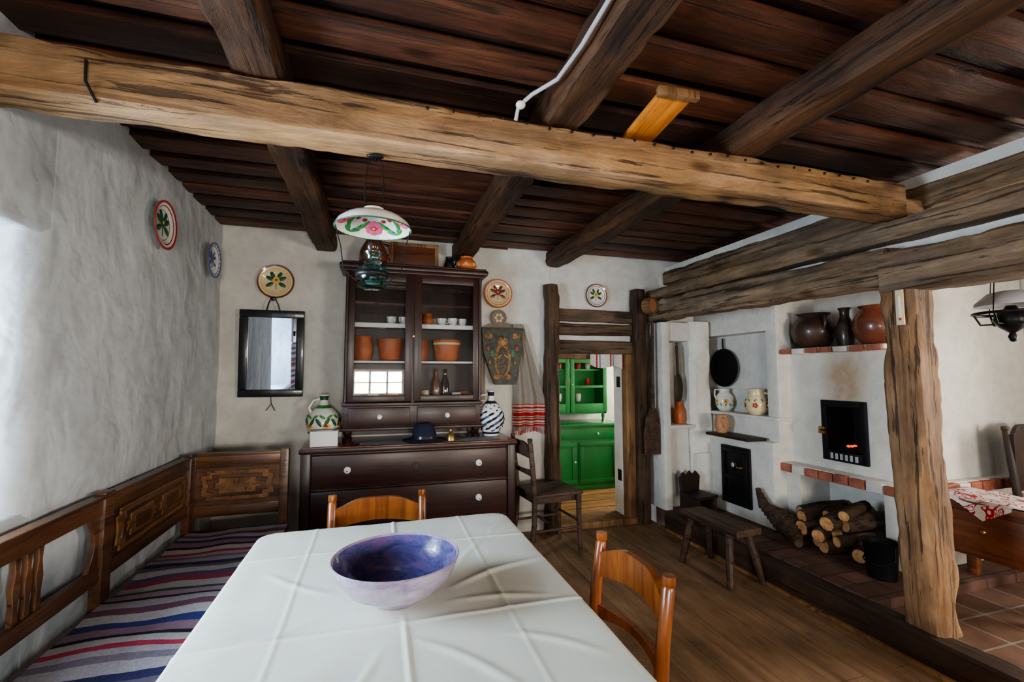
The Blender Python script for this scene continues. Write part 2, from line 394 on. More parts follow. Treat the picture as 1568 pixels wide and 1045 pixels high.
for k,(a,b) in enumerate(wins): window('window_%d'%(k+2),'Y',a,b,wz0,wz1,RY-.22,nz=2,nx=3)
o=Ob('wall_right')
o.box(4.4,4.7,RY-.3,.1,-.05,2.6,PL); o.box(4.4,4.7,1.1,4.0,-.05,2.6,PL); o.box(4.4,4.7,.1,1.1,-.05,.95,PL); o.box(4.4,4.7,.1,1.1,1.75,2.6,PL); o.done()
window('window_4','X',.1,1.1,.95,1.75,4.6)  # unseen opening, added so fill light reaches the hearth
BY=3.84
o=Ob('wall_back')
def bw(a,b):
    x=-1.12+(1.46+1.12)*a; z=CZ*b
    return (x,3.70-.012*noise.noise(Vector((x*1.5,z*1.5,5)))-.006*noise.noise(Vector((x*5,z*5,7))),z)
o.sheet(bw,90,90,PL)
o.box(-1.55,1.5,3.72,BY,-.05,2.6,PL); o.box(1.5,2.16,3.70,BY,1.50,2.6,PL)
o.box(2.16,4.4,3.70,BY,-.05,2.6,PL); o.box(1.44,1.5,3.70,3.75,-.05,2.6,PL)
o.done()
o=Ob('ceiling')
y=RY-.05
o.box(-1.55,4.5,RY-.1,3.95,CZ+.035,CZ+.09,W_c[2])
while y<3.75:
    w=.12+R.uniform(-.015,.02)
    o.box(-1.30,4.45,y,y+w,CZ-.028+R.uniform(-.004,.004),CZ+.002,R.choice(W_c[:2]+W_c),.003)
    w2=.095
    o.box(-1.30,4.45,y+w-.02,y+w+w2,CZ+.008,CZ+.034,R.choice(W_c),.003)
    y+=w+w2-.03+R.uniform(-.01,.01)
o.done()
for k,x in enumerate((-.385,.66,1.50)):
    o=Ob('ceiling_joist'); o.hewn((x,RY+.02,2.335),(x,3.69,2.335),.155,.135,W_joist,.011,.014,seed=10+k); o.done()
o=Ob('tie_beam')
o.hewn((-1.08,1.585,2.185),(2.48,1.585,2.185),.145,.160,W_tie,.007,.008,seg=150,seed=2)
o.hewn((2.40,1.60,2.165),(2.66,1.60,2.165),.10,.11,W_tie,.004,.010,seed=5)
for k in range(24):
    o.blob((.15+k*.09,1.508,2.245+R.uniform(-.006,.006)),(.006,.004,.006),IRON,seg=8)
o.tube([(-.80,1.500,2.21),(-.80,1.503,2.15),(-.78,1.52,2.10)],.004,IRON)
o.done()
o=Ob('lintel_beam')
o.hewn((2.49,1.58,1.865),(2.49,3.69,1.905),.19,.185,W_lin,.011,.014,seed=21)
o.hewn((2.49,RY,1.80),(2.49,1.60,1.83),.20,.20,W_lin,.011,.014,seed=22)
o.done()
o=Ob('header_beam')
o.hewn((2.50,RY,2.02),(2.50,3.69,2.06),.15,.10,W_lin,.010,.014,seed=23)
o.hewn((2.76,RY,2.22),(2.70,3.69,2.24),.15,.13,W_lin,.009,.014,seed=24)
o.done()
o=Ob('wall_lintel_infill'); o.box(2.56,2.62,RY,3.70,1.92,2.10,PL); o.box(2.66,2.80,RY,3.70,2.29,2.35,PL); o.done()
o=Ob('timber_post')
o.hewn((2.525,1.54,.13),(2.49,1.56,1.765),.158,.160,W_post,.012,.018,seg=90,seed=31)
o.done()
o=Ob('thermometer'); o.box(2.393,2.400,1.50,1.535,1.56,1.73,CREAM,.002); o.box(2.388,2.394,1.513,1.52,1.59,1.70,WHITE); o.blob((2.391,1.516,1.59),(.004,.006,.008),RED); o.done()
# ---------------------------------------------------------------- door
o=Ob('door_1')
o.hewn((1.445,3.63,0),(1.445,3.63,2.10),.115,.12,W_dpost,.013,.014,seg=60,seed=41)
o.hewn((2.31,3.63,0),(2.31,3.63,2.10),.12,.12,W_dpost,.010,.014,seg=60,seed=42)
for z0,z1,sd in ((1.79,1.90,43),(1.67,1.775,44),(1.50,1.62,45)):
    o.hewn((1.49,3.67,(z0+z1)/2),(2.26,3.67,(z0+z1)/2),.07,z1-z0,W_hdr,.006,.010,seed=sd)
o.box(1.5,2.25,3.68,3.71,1.60,1.70,PL)
o.box(2.165,2.25,3.62,BY,.04,1.50,W_lt,.006); o.box(1.495,1.52,3.66,BY,.04,1.50,W_lt,.006)
o.box(1.495,2.25,3.60,BY,0,.055,W_lt,.008)
o.box(1.53,2.165,3.70,BY,1.46,1.50,W_lt,.004)
for z in (.35,1.2): o.box(2.155,2.168,3.72,3.78,z,z+.10,IRON,.003)
o.done()
o=Ob('floor_kitchen'); o.box(.9,3.4,BY,5.5,-.05,.05,W_kfl)
for k in range(7): o.box(.9,3.4,4.0+k*.21,4.005+k*.21,.049,.052,W_dark)
o.done()
o=Ob('wall_kitchen'); o.box(.8,3.5,5.1,5.3,0,2.4,PL); o.box(.7,.9,BY,5.3,0,2.4,PL)
o.box(3.4,3.6,BY,5.3,0,.9,PL);o.box(3.4,3.6,BY,5.3,1.9,2.4,PL);o.box(3.4,3.6,BY,4.1,.9,1.9,PL);o.box(3.4,3.6,4.9,5.3,.9,1.9,PL); o.done()
o=Ob('ceiling_kitchen'); o.box(.7,3.6,BY,5.3,2.4,2.46,W_c[1]); o.done()
window('window_5','X',4.1,4.9,.9,1.9,3.5)
o=Ob('kitchen_cupboard')
x0,x1,yf=1.62,2.66,4.62
o.box(x0,x1,yf,5.08,.05,.74,GREENC,.005); o.box(x0-.02,x1+.02,yf-.03,5.08,.74,.77,GREENC,.006)
o.box(x0-.01,x1+.01,yf-.01,yf+.02,.05,.10,GREENC,.004)
o.box(x0+.03,x1-.03,yf-.012,yf,.60,.72,GREENC,.005)
for a in (x0+.03,(x0+x1)/2+.01):
    w=(x1-x0)/2-.04
    o.box(a,a+w,yf-.012,yf,.12,.57,GREENC,.004)
    for (p,q,r_,t_) in ((a+.01,a+w-.01,.13,.17),(a+.01,a+w-.01,.52,.56),(a+.01,a+.06,.17,.52),(a+w-.06,a+w-.01,.17,.52)): o.box(p,q,yf-.024,yf-.01,r_,t_,GREENC,.004)
    o.blob((a+w-.03,yf-.03,.36),(.012,.012,.012),WHITE)
for a in (1.8,2.38): o.blob((a,yf-.025,.66),(.013,.013,.013),WHITE)
yu=4.80; u0,u1=1.66,2.60
o.box(u0,u1,5.04,5.07,.86,1.52,GREEND); o.box(u0,u0+.03,yu,5.05,.86,1.52,GREENC); o.box(u1-.03,u1,yu,5.05,.86,1.52,GREENC)
for z in (.86,1.16,1.36,1.50): o.box(u0,u1,yu+.03 if z not in(.86,1.5) else yu,5.05,z,z+.02,GREENC,.002)
o.box(u0-.03,u1+.03,yu-.03,5.06,1.52,1.56,GREENC,.006)
for a,b in ((u0,(u0+u1)/2-.005),((u0+u1)/2+.005,u1)):
    o.box(a,a+.05,yu-.02,yu,.88,1.51,GREENC,.004);o.box(b-.05,b,yu-.02,yu,.88,1.51,GREENC,.004)
    o.box(a,b,yu-.018,yu,.88,.98,GREENC,.004);o.box(a,b,yu-.018,yu,1.45,1.51,GREENC,.004);o.box(a,b,yu-.018,yu,1.16,1.19,GREENC,.003)
    o.blob((a+.02,yu-.03,1.2),(.01,.01,.01),WHITE)
for a in (u0+.03,u1-.03): o.tube([(a,yu+.03,.77),(a,yu+.03,.80),(a,yu+.03,.83),(a,yu+.03,.87)],[.022,.012,.022,.016],GREENC)
for k in range(6):
    xx=1.80+k*.125; c=[WHITE,RED,WHITE,YEL,WHITE,RED][k]
    o.lathe([(0,0),(.025,0),(.035,.05),(.03,.09),(0,.09)],c,16,c=(xx,4.93,1.18 if k%2 else 1.0)); o.lathe([(0,0),(.03,0),(.038,.05),(.03,.07),(0,.07)],[RED,WHITE][k%2],16,c=(xx,4.93,1.38))
o.done()
o=Ob('kitchen_towel')
o.sheet(lambda a,b:(1.82+.33*a,3.645+.012*math.sin(a*9),1.50-.09*b-.05*a*b-.02*math.sin(a*6)*b),24,8,KTOW); o.done()
# ---------------------------------------------------------------- right masonry
o=Ob('masonry_stove')
o.box(3.38,4.39,2.0,3.69,.14,CZ-.035,PL,.02)
y0,y1,z0,z1=2.03,2.76,.64,1.49; a0,a1,b0,b1=2.215,2.475,.76,1.11
for (p,q,r_,s_) in ((y0,a0,z0,z1),(a1,y1,z0,z1),(a0,a1,b1,z1),(a0,a1,z0,b0)):
    t=bmesh.new(); vs=[t.verts.new((3.10,p,r_)),t.verts.new((3.10,q,r_)),t.verts.new((3.10,q,s_)),t.verts.new((3.10,p,s_))]; t.faces.new(vs); o.merge(t,PLO)
o.box(3.11,3.40,y0,a0-.005,z0,z1,PLO); o.box(3.11,3.40,a1+.005,y1,z0,z1,PLO); o.box(3.11,3.40,a0,a1,b1+.005,z1,PLO); o.box(3.11,3.40,a0,a1,z0,b0-.005,PLO)
t=bmesh.new(); vs=[t.verts.new((x,y0,z)) for x,z in ((3.10,z0),(3.4,z0),(3.4,z1),(3.10,z1))]; t.faces.new(vs); o.merge(t,PLO)
for bx in ((3.102,3.36,a0-.004,a0+.002,b0,b1),(3.102,3.36,a1-.002,a1+.004,b0,b1),(3.102,3.36,a0,a1,b1-.002,b1+.004),(3.102,3.36,a0,a1,b0-.004,b0+.002),(3.355,3.37,a0,a1,b0,b1)): o.box(*bx,SOOT)
o.box(3.00,3.40,2.0,2.76,1.485,1.515,PLO,.006)
for k in range(7): o.box(2.985,3.05,2.01+k*.107,2.105+k*.107,1.475+R.uniform(-.004,.004),1.512,[BRICK,PLO][k in(2,5)],.006)
o.box(2.99,3.40,1.94,2.78,.60,.655,PLO,.008); o.box(3.38,4.38,1.94,2.05,.60,.655,PLO,.008)
for k in range(8): o.box(2.965,3.02,1.93+k*.106,2.028+k*.106,.592,.650+R.uniform(-.004,.004),[BRICK,BRICK,PLO][(k*2)%5%3],.006)
for k in range(12): o.box(3.02+k*.108,3.12+k*.108,1.915,1.97,.592,.652+R.uniform(-.004,.004),[BRICK,BRICK,PLO][(k*3)%5%3],.006)
o.box(3.02,3.38,1.96,2.07,.14,.60,PLO,.01); o.box(3.02,3.38,2.64,2.76,.14,.60,PLO,.01); o.box(3.3,3.4,1.96,2.76,.14,.6,PLO); o.box(3.38,4.38,1.96,2.02,.14,.6,PLO)
o.box(2.90,3.40,2.76,3.55,.14,.80,PL,.02); o.box(2.97,3.40,2.76,3.60,.78,.975,PL,.015)
o.box(3.10,3.40,2.80,3.69,.95,1.75,PL); o.box(2.97,3.12,2.755,2.86,.95,2.28,PL,.012)
o.box(2.968,3.40,2.765,3.69,1.67,2.35,PL,.01)
o.box(2.93,3.12,2.74,3.50,.965,.99,PL,.006)
o.hewn((2.845,3.56,.14),(2.845,3.56,1.80),.235,.24,PL,.012,.04,seg=30,seed=51)
o.box(2.74,2.98,3.42,3.69,.14,.62,PL,.03)
o.box(2.42,2.50,3.44,3.69,.14,1.79,PL,.015); o.box(2.50,2.73,3.50,3.69,.14,.86,PL,.02); o.box(2.50,2.73,3.46,3.69,1.62,1.79,PL,.01); o.box(2.50,2.74,3.44,3.69,.84,.87,PL,.008)
o.done()
o=Ob('cast_iron_oven_front')
o.box(3.075,3.098,2.19,2.225,.72,1.14,IRON,.004); o.box(3.075,3.098,2.465,2.50,.72,1.14,IRON,.004); o.box(3.075,3.098,2.225,2.465,1.095,1.14,IRON,.004); o.box(3.075,3.098,2.225,2.465,.72,.79,IRON,.004)
for k in range(6): o.box(3.068,3.076,2.25+k*.034,2.268+k*.034,.735,.775,GREY,.002)
o.box(3.06,3.075,2.47,2.515,.90,.95,BRASS,.003); o.tube([(3.05,2.49,.93),(3.03,2.47,.93),(3.03,2.43,.93)],.006,IRON)
for k in range(14): o.blob((3.2+R.uniform(-.05,.06),R.uniform(2.25,2.44),.79+R.uniform(0,.02)),(.03,.03,.022),SOOT,seg=8)
for k in range(6): o.blob((3.15+R.uniform(-.02,.05),R.uniform(2.25,2.36),.82+R.uniform(0,.03)),(.012,.014,.009),EMB,seg=8)
o.done()
o=Ob('cast_iron_ash_hatch',Matrix.Translation((0,-.05,0)))
o.box(2.875,2.898,3.02,3.33,.24,.72,IRON,.006)
for (a,b,c,d) in ((3.04,3.31,.26,.29),(3.04,3.31,.67,.70),(3.04,3.07,.29,.67),(3.28,3.31,.29,.67),(3.07,3.28,.45,.48)): o.box(2.862,2.88,a,b,c,d,IRON,.004)
for k in range(4): o.box(2.866,2.876,3.10+k*.04,3.112+k*.04,.32,.42,IRON,.002)
o.blob((2.862,3.175,.57),(.008,.035,.045),IRON); o.blob((2.855,3.175,.57),(.006,.016,.02),GREY); o.tube([(2.86,3.08,.56),(2.84,3.08,.56),(2.84,3.12,.56)],.006,BRASS)
o.done()
o=Ob('shelf_board'); o.box(2.74,2.93,2.84,3.30,.802,.825,W_dark,.005); o.done()
def pot(name,loc,prof,m,handle=None,hm=None,seg=32,rz=0,extra=None):
    o=Ob(name,T(loc[0],loc[1],loc[2],rz)); o.lathe(prof,m,seg)
    if handle: 
        for h in handle: o.tube(h,.011 if hm is None else hm,m)
    if extra: extra(o)
    return o.done(60)
bigp=[(0,0),(.08,0),(.13,.05),(.155,.12),(.145,.18),(.11,.225),(.095,.245),(.115,.265),(.107,.265),(.085,.245),(.085,.18),(0,.05)]
pot('cooking_pot',(3.18,2.61,1.516),bigp,POTD,[[(.105,0,.24),(.16,0,.23),(.165,0,.18),(.148,0,.14)]],rz=-2)
pot('storage_bottle',(3.20,2.385,1.516),[(0,0),(.045,0),(.055,.05),(.06,.12),(.042,.18),(.028,.22),(.03,.26),(.042,.28),(.033,.28),(.02,.26),(.02,.2),(0,.1)],POTD)
pot('cooking_pot',(3.19,2.17,1.516),[(p[0]*.85,p[1]) for p in bigp],TERRAD,rz=1)
def ringflowers(o,r,z,n,s,mats,off=0):
    for k in range(n):
        a=2*PI*k/n+off; M=Matrix.Rotation(a,4,'Z')
        for q in range(5):
            b=2*PI*q/5; o.blob(M@Vector((r,math.cos(b)*s,z+math.sin(b)*s)),(.004,s*.62,s*.62),mats[0],M,8)
        o.blob(M@Vector((r+.003,0,z)),(.004,s*.5,s*.5),mats[1],M,8)
def leaves(o,r,z,n,s,m,off=0,tilt=.6):
    for k in range(n):
        a=2*PI*k/n+off; M=Matrix.Rotation(a,4,'Z')@Matrix.Rotation(tilt if k%2 else -tilt,4,'X')
        o.blob(Matrix.Rotation(a,4,'Z')@Vector((r,0,z)),(.004,s*.45,s*1.3),m,M,8)
pot('ceramic_jug',(3.015,3.37,.991),[(0,0),(.045,0),(.07,.04),(.078,.09),(.066,.14),(.04,.17),(.045,.20),(.035,.20),(.03,.17),(0,.1)],WHITE,[[(.04,0,.19),(.085,0,.19),(.09,0,.14),(.075,0,.1)]],.008,rz=2,extra=lambda o:(ringflowers(o,.076,.09,6,.014,(YEL,RED)),leaves(o,.076,.06,12,.012,GRN)))
pot('ceramic_mug',(3.00,3.00,.991),[(0,0),(.055,0),(.08,.04),(.085,.10),(.065,.15),(.06,.19),(.068,.21),(.06,.21),(.05,.18),(.05,.1),(0,.04)],CREAM,[[(.065,0,.18),(.11,0,.17),(.115,0,.11),(.08,0,.07)]],.009,rz=-1.2,extra=lambda o:(ringflowers(o,.085,.08,5,.014,(RED,YEL)),leaves(o,.08,.12,10,.011,GRN)))
pot('clay_cup',(2.84,3.22,.826),[(0,0),(.04,0),(.058,.05),(.055,.1),(.045,.13),(.055,.15),(.048,.15),(.035,.12),(0,.05)],CLAYT,[[(.05,0,.13),(.085,0,.12),(.085,0,.07),(.06,0,.05)]],.007,rz=-2)
pot('clay_bottle',(2.67,3.56,.871),[(0,0),(.045,0),(.055,.05),(.052,.12),(.03,.16),(.025,.2),(.033,.215),(0,.215)],TERRA)
o=Ob('frying_pan',Matrix.Translation((3.088,3.42,1.38))@Matrix(((0,0,-1,0),(1,0,0,0),(0,1,0,0),(0,0,0,1))))
o.lathe([(0,0),(.145,0),(.175,.03),(.17,.032),(.14,.008),(0,.008)],IRON,36); o.tube([(0,.15,.02),(0,.2,.03),(0,.27,.03)],.008,IRON); o.done()
o=Ob('wooden_ladle'); o.tube([(2.61,3.49,1.58),(2.61,3.485,1.4),(2.61,3.48,1.3)],.012,W_dark); o.blob((2.61,3.475,1.20),(.045,.014,.13),W_dark); o.done()
o=Ob('low_wooden_seat',T(2.62,3.27,.151,.15)@Matrix.Scale(.72,4))
for x in (-.13,.13): o.box(x-.018,x+.018,-.14,.14,0,.20,W_dark,.006)
o.box(-.15,.15,-.16,.14,.2,.235,W_dark,.006)
o.poly([(-.14,.22),(.14,.22),(.16,.4),(.10,.46),(.05,.42),(0,.47),(-.05,.42),(-.10,.46),(-.16,.4)],'XZ',.11,.14,W_dark,.003); o.done()
o=Ob('firewood_pile')
for k in range(16):
    r=R.uniform(.035,.055); x=3.05+R.uniform(-.14,.03); y=2.19+(k%5)*.085+R.uniform(-.015,.015); z=.152+r+(k//5)*.085
    L=R.uniform(.12,.18); dy=R.uniform(-.05,.05)
    p0=Vector((x-L,y-dy,z-.01)); p1=Vector((x+L,y+dy,z+.02))
    if k//5==0: p0.z=.153+r; p1.z=.153+r
    o.tube([p0,(p0+p1)/2+Vector((0,R.uniform(-.01,.01),.005)),p1],[r,r*1.05,r*.95],W_log,10)
    d=(p0-p1).normalized(); o.tube([p0,p0+d*.004],r*.86,LOGE,10)
for k in range(6):
    y=2.66+k*.025; o.tube([(2.72+.03*k,y-.25,.20+.02*k),(2.80,y+.0,.24+.02*k),(2.84,y+.07,.29+.03*k)],[.03,.032,.02],W_log,8)
o.done()
pot('iron_bucket',(2.83,1.97,.151),[(0,0),(.07,0),(.085,.20),(.09,.205),(.08,.20),(.065,.01),(0,.01)],IRON,[[(.088,0,.19),(.09,0,.12),(.06,.06,.09),(0,.092,.085),(-.06,.06,.09),(-.09,0,.12),(-.088,0,.19)]],.004,rz=1.4)
o=Ob('wooden_stool_bench')
o.hewn((2.245,2.34,.335),(2.21,2.84,.335),.21,.04,W_stool,.004,.008,seed=60)
for (x,y,dx,dy) in ((2.17,2.43,-.05,-.06),(2.31,2.43,.06,-.06),(2.145,2.75,-.05,.05),(2.285,2.75,.05,.05)):
    o.tube([(x,y,.32),(x+dx*.5,y+dy*.5,.17),(x+dx,y+dy,0)],[.024,.026,.02],W_stool,8)
o.done()
o=Ob('bread_peel')
M=Matrix.Translation((2.33,3.49,0))@Matrix.Rotation(math.radians(1),4,'Y')
o.poly([(-.085,.62),(.07,.62),(.07,.80),(.06,.93),(.03,1.02),(-.03,1.02),(-.07,.93),(-.09,.80)],'XZ',-.012,.012,W_stool,.003,M); o.tube([(0,0,1.0),(0,0,1.4),(0,0,1.80)],[.018,.015,.013],W_stool,8,M); 
o.done()
o=Ob('laundry_paddle'); o.poly([(2.235,1.05),(2.315,1.05),(2.335,1.5),(2.31,1.68),(2.26,1.68),(2.22,1.5)],'XZ',3.535,3.56,W_dpost,.004); o.done()
o=Ob('hanging_sieve',Matrix.Translation((2.315,3.45,1.93))@Matrix.Rotation(PI/2,4,'X')@Matrix.Rotation(.35,4,'Y')); o.lathe([(.072,-.04),(.072,.04),(.064,.04),(.064,-.04),(.072,-.04)],W_lt,28); o.lathe([(0,.02),(.066,.02)],CLAYT,28); o.done()
# ---------------------------------------------------------------- dresser
o=Ob('chest_of_drawers')
X0,X1,YF=-.455,.985,3.20
o.box(X0+.02,X1-.02,YF+.015,3.66,.05,.81,W_mah,.004)
o.box(X0-.01,X1+.01,YF-.025,3.67,.81,.84,W_mah,.008); o.box(X0,X1,YF-.012,3.66,.838,.846,W_mtop,.003)
o.box(X0-.005,X1+.005,YF-.02,3.66,.0,.07,W_mah,.008)
for a in (X0,X1-.06): o.box(a,a+.06,YF-.01,YF+.03,.07,.81,W_mahz,.006)
for z0,z1 in ((.585,.795),(.335,.565),(.085,.315)):
    o.box(X0+.065,X1-.065,YF-.008,YF+.02,z0,z1,W_mah,.010)
    o.box(X0+.065,X1-.065,YF,YF+.02,z1,z1+.012,W_mahz,.003)
    zc=(z0+z1)/2+.005
    for x in (-.17,.71):
        o.lathe([(0,0),(.022,0),(.022,.004),(.008,.008),(.008,.016),(.016,.022),(.017,.03),(.01,.038),(0,.04)],WHITE,20,Matrix.Translation((x,YF-.008,zc))@Matrix.Rotation(PI/2,4,'X'))
        o.blob((x,YF-.05,zc),(.004,.003,.004),IRON,seg=8)
    o.poly([(.26,zc+.03),(.28,zc+.03),(.30,zc+.012),(.275,zc-.02),(.27,zc-.028),(.265,zc-.02),(.24,zc+.012)],'XZ',YF-.012,YF-.006,W_dark,.001)
o.done()
o=Ob('lace_runner'); o.sheet(lambda a,b:(-.10+.96*a,3.195+.015*abs(math.sin(a*50))+.17*b,.8485+.0008*math.sin(a*40)),160,4,LACE); o.done()
o=Ob('dresser_hutch')
a0,a1,yf,yb=-.22,.765,3.37,3.67
o.box(a0,a1,yf+.02,yb,.94,1.12,W_mah,.004)
o.box(a0-.02,a1+.02,yf-.02,yb,.925,.945,W_mah,.006); o.box(a0-.01,a1+.01,yf-.01,yb,1.095,1.12,W_mah,.005)
for b0,b1 in ((-.185,.24),(.29,.73)):
    o.box(b0,b1,yf-.002,yf+.03,.955,1.085,W_mah,.008)
    o.lathe([(0,0),(.018,0),(.007,.006),(.007,.014),(.015,.02),(.014,.03),(0,.036)],WHITE,18,Matrix.Translation(((b0+b1)/2,yf-.002,1.02))@Matrix.Rotation(PI/2,4,'X'))
for x in (a0+.03,a1-.03):
    o.lathe([(0,0),(.03,0),(.034,.02),(.02,.04),(.03,.06),(.03,.075),(0,.08)],W_mahz,18,c=(x,yf+.04,.848))
    o.box(x-.02,x+.02,yb-.05,yb,.848,.93,W_mahz,.003)
o.box(a0,a0+.025,yf+.01,yb,1.12,2.07,W_mahz,.003); o.box(a1-.025,a1,yf+.01,yb,1.12,2.07,W_mahz,.003)
o.box(a0,a1,yb-.015,yb,.86,2.07,W_mahz); o.box(.245,.27,yf+.02,yb,1.12,2.07,W_mahz)
for z in (1.40,1.675): o.box(a0+.02,a1-.02,yf+.05,yb-.01,z,z+.018,W_mah,.002)
o.box(a0+.03,.24,yf+.045,yf+.05,1.665,1.697,PAPER); o.box(.28,a1-.03,yf+.045,yf+.05,1.665,1.697,PAPER)
o.box(a0+.03,.24,yf+.045,yf+.05,1.405,1.42,PAPER); o.box(.28,a1-.03,yf+.045,yf+.05,1.405,1.42,PAPER)
for b0,b1 in ((a0+.01,.25),(.26,a1-.01)):
    o.box(b0,b0+.055,yf-.004,yf+.02,1.125,2.06,W_mahz,.005); o.box(b1-.055,b1,yf-.004,yf+.02,1.125,2.06,W_mahz,.005)
    o.box(b0+.05,b1-.05,yf-.003,yf+.018,1.125,1.17,W_mah,.005); o.box(b0+.05,b1-.05,yf-.003,yf+.018,2.0,2.06,W_mah,.005)
    o.box(b0+.05,b1-.05,yf+.008,yf+.011,1.165,2.005,GLASS)
for x in (a0+.012,a1-.012): 
    o.tube([(x,yf-.008,1.13),(x,yf-.008,1.2),(x,yf-.008,1.6),(x,yf-.008,1.98),(x,yf-.008,2.05)],[.014,.009,.012,.009,.014],W_mahz,10)
o.box(a0-.015,a1+.015,yf-.02,yb,2.06,2.08,W_mah,.004); o.box(a0-.045,a1+.045,yf-.05,yb,2.078,2.115,W_mah,.012); o.box(a0-.03,a1+.03,yf-.035,yb,2.113,2.128,W_mah,.004)
o.tube([(.255,yf-.012,1.60),(.255,yf-.02,1.60)],.008,BRASS)
o.done()
cup=[(0,0),(.022,0),(.034,.03),(.038,.06),(.034,.06),(.028,.03),(0,.01)]
def cupob(x,y,z,m=WHITE,s=1,name='coffee_cup'):
    o=Ob(name,T(x,y,z,R.uniform(0,6))); o.lathe([(p[0]*s,p[1]*s) for p in cup],m,20); o.tube([(.036*s,0,.05*s),(.056*s,0,.045*s),(.054*s,0,.025*s),(.033*s,0,.02*s)],.004*s,m,6); o.done(60)
for x,y in ((.10,3.5),(.19,3.50),(.48,3.5),(.56,3.47),(.64,3.5)): cupob(x,y,1.694)
for x in (.44,.53,.61): cupob(x,3.60,1.694,CREAM,1.1)
pot('clay_jar',(.37,3.5,1.694),[(0,0),(.03,0),(.048,.035),(.035,.07),(.03,.085),(.038,.095),(0,.09)],TERRA)
pot('terracotta_pot',(-.10,3.53,1.419),[(0,0),(.055,0),(.075,.06),(.075,.12),(.06,.16),(.072,.185),(.065,.185),(.05,.16),(0,.05)],TERRA)
bowlt=[(0,0),(.075,0),(.090,.02),(.098,.10),(.108,.15),(.112,.165),(.104,.165),(.09,.12),(.08,.02),(0,.015)]
pot('terracotta_bowl',(.10,3.51,1.419),[(p[0]*.92,p[1]) for p in bowlt],TERRA)
pot('terracotta_pot',(.335,3.57,1.419),[(0,0),(.045,0),(.06,.06),(.058,.12),(.05,.15),(.06,.17),(0,.16)],TERRA)
pot('terracotta_bowl',(.52,3.50,1.419),bowlt,TERRA,extra=lambda o:o.lathe([(.104,.128),(.108,.132),(.11,.14),(.107,.145)],CREAM,32))
for x,r in ((.44,.030),(.51,.03)):
    pot('glass_bottle',(x,3.5,1.121),[(0,0),(r,0),(r*1.1,.06),(r*1.1,.13),(r*.5,.18),(r*.4,.23),(r*.6,.24),(0,.24)],AMB if x>.5 else TERRAD)
pot('glass_jar',(.36,3.52,1.121),[(0,0),(.03,0),(.035,.05),(.03,.08),(0,.08)],CREAM)
cupob(.60,3.5,1.121); cupob(-.02,3.5,1.121,WHITE,1.2); cupob(.12,3.52,1.121,TERRA,1.3); cupob(.67,3.56,1.121,TERRA,1.1)
pot('brown_glazed_jug',(-.04,3.52,2.129),[(0,0),(.075,0),(.105,.05),(.10,.12),(.07,.18),(.055,.2),(.06,.22),(0,.21)],TERRAD,[[(.055,0,.2),(.12,0,.19),(.13,0,.12),(.105,0,.08)]])
o=Ob('wooden_tray',T(.27,3.62,2.129)); o.box(-.19,.19,-.012,.012,0,.235,W_mtop,.004)
for (a,b,c,d) in ((-.19,.19,0,.03),(-.19,.19,.205,.235),(-.19,-.16,.03,.205),(.16,.19,.03,.205)): o.box(a,b,-.022,-.008,c,d,W_lt,.004)
o.done()
pot('pewter_jug',(.53,3.48,2.129),[(0,0),(.03,0),(.045,.035),(.032,.075),(.025,.10),(.03,.11),(0,.11)],IRON,[[(.028,0,.10),(.055,0,.09),(.045,0,.05)]],.006)
pot('painted_pot',(.665,3.47,2.129),[(0,0),(.045,0),(.078,.04),(.072,.08),(.045,.105),(.05,.118),(0,.115)],TERRA,extra=lambda o:ringflowers(o,.077,.05,7,.010,(YEL,CREAM)))
vasep=[(0,0),(.065,0),(.075,.015,GRN),(.072,.03),(.105,.08),(.115,.135),(.10,.19),(.06,.235,GRN),(.032,.255),(.026,.29,DKG),(.030,.32),(.035,.33),(.0,.325)]
def v1(o):
    leaves(o,.114,.14,14,.026,DKG,.2); leaves(o,.108,.178,14,.018,GRN,.4,1.0); ringflowers(o,.113,.115,6,.016,(YEL,RED),.5); leaves(o,.098,.07,16,.016,DKG,0,.9)
pot('painted_jug',(-.355,3.50,.848),vasep,WHITE,[[(-.03,0,.30),(-.07,0,.29),(-.10,0,.24),(-.085,0,.205)]],.009,extra=v1,rz=.3)
def v2(o):
    for k in range(80): 
        a=k*2.4; z=.045+.0025*k; r=.1045-abs(z-.13)**2*5; leaves(o,r,z,1,.021,[NAVY,NAVY,BLU][k%3],a,1.1)
pot('painted_jug',(.865,3.46,.848),[(p[0]*.9,p[1]*1.05)+((NAVY,) if len(p)>2 else ()) for p in vasep],WHITE,[[(-.03,0,.32),(-.08,0,.31),(-.10,0,.24),(-.085,0,.19)]],.009,extra=v2)
o=Ob('paper_box',T(-.325,3.28,.848,.06)); o.box(-.085,.085,-.05,.05,0,.10,PAPER,.003); o.box(-.05,.05,-.02,.02,.10,.103,GREY); o.done()
o=Ob('felt_hat',T(.335,3.29,.8505)); o.lathe([(0,0),(.14,0),(.155,.010),(.14,.014),(.088,.018),(.082,.06),(.070,.10),(.045,.125),(.02,.118),(0,.11)],NAVY,36); o.lathe([(.087,.02),(.090,.022),(.086,.04),(.083,.042)],BLACK,36)
o.done()
pot('brass_bell',(.52,3.27,.8505),[(0,0),(.032,0),(.028,.02),(.02,.045),(.012,.055),(.006,.06),(.01,.075),(0,.085)],BRASS)
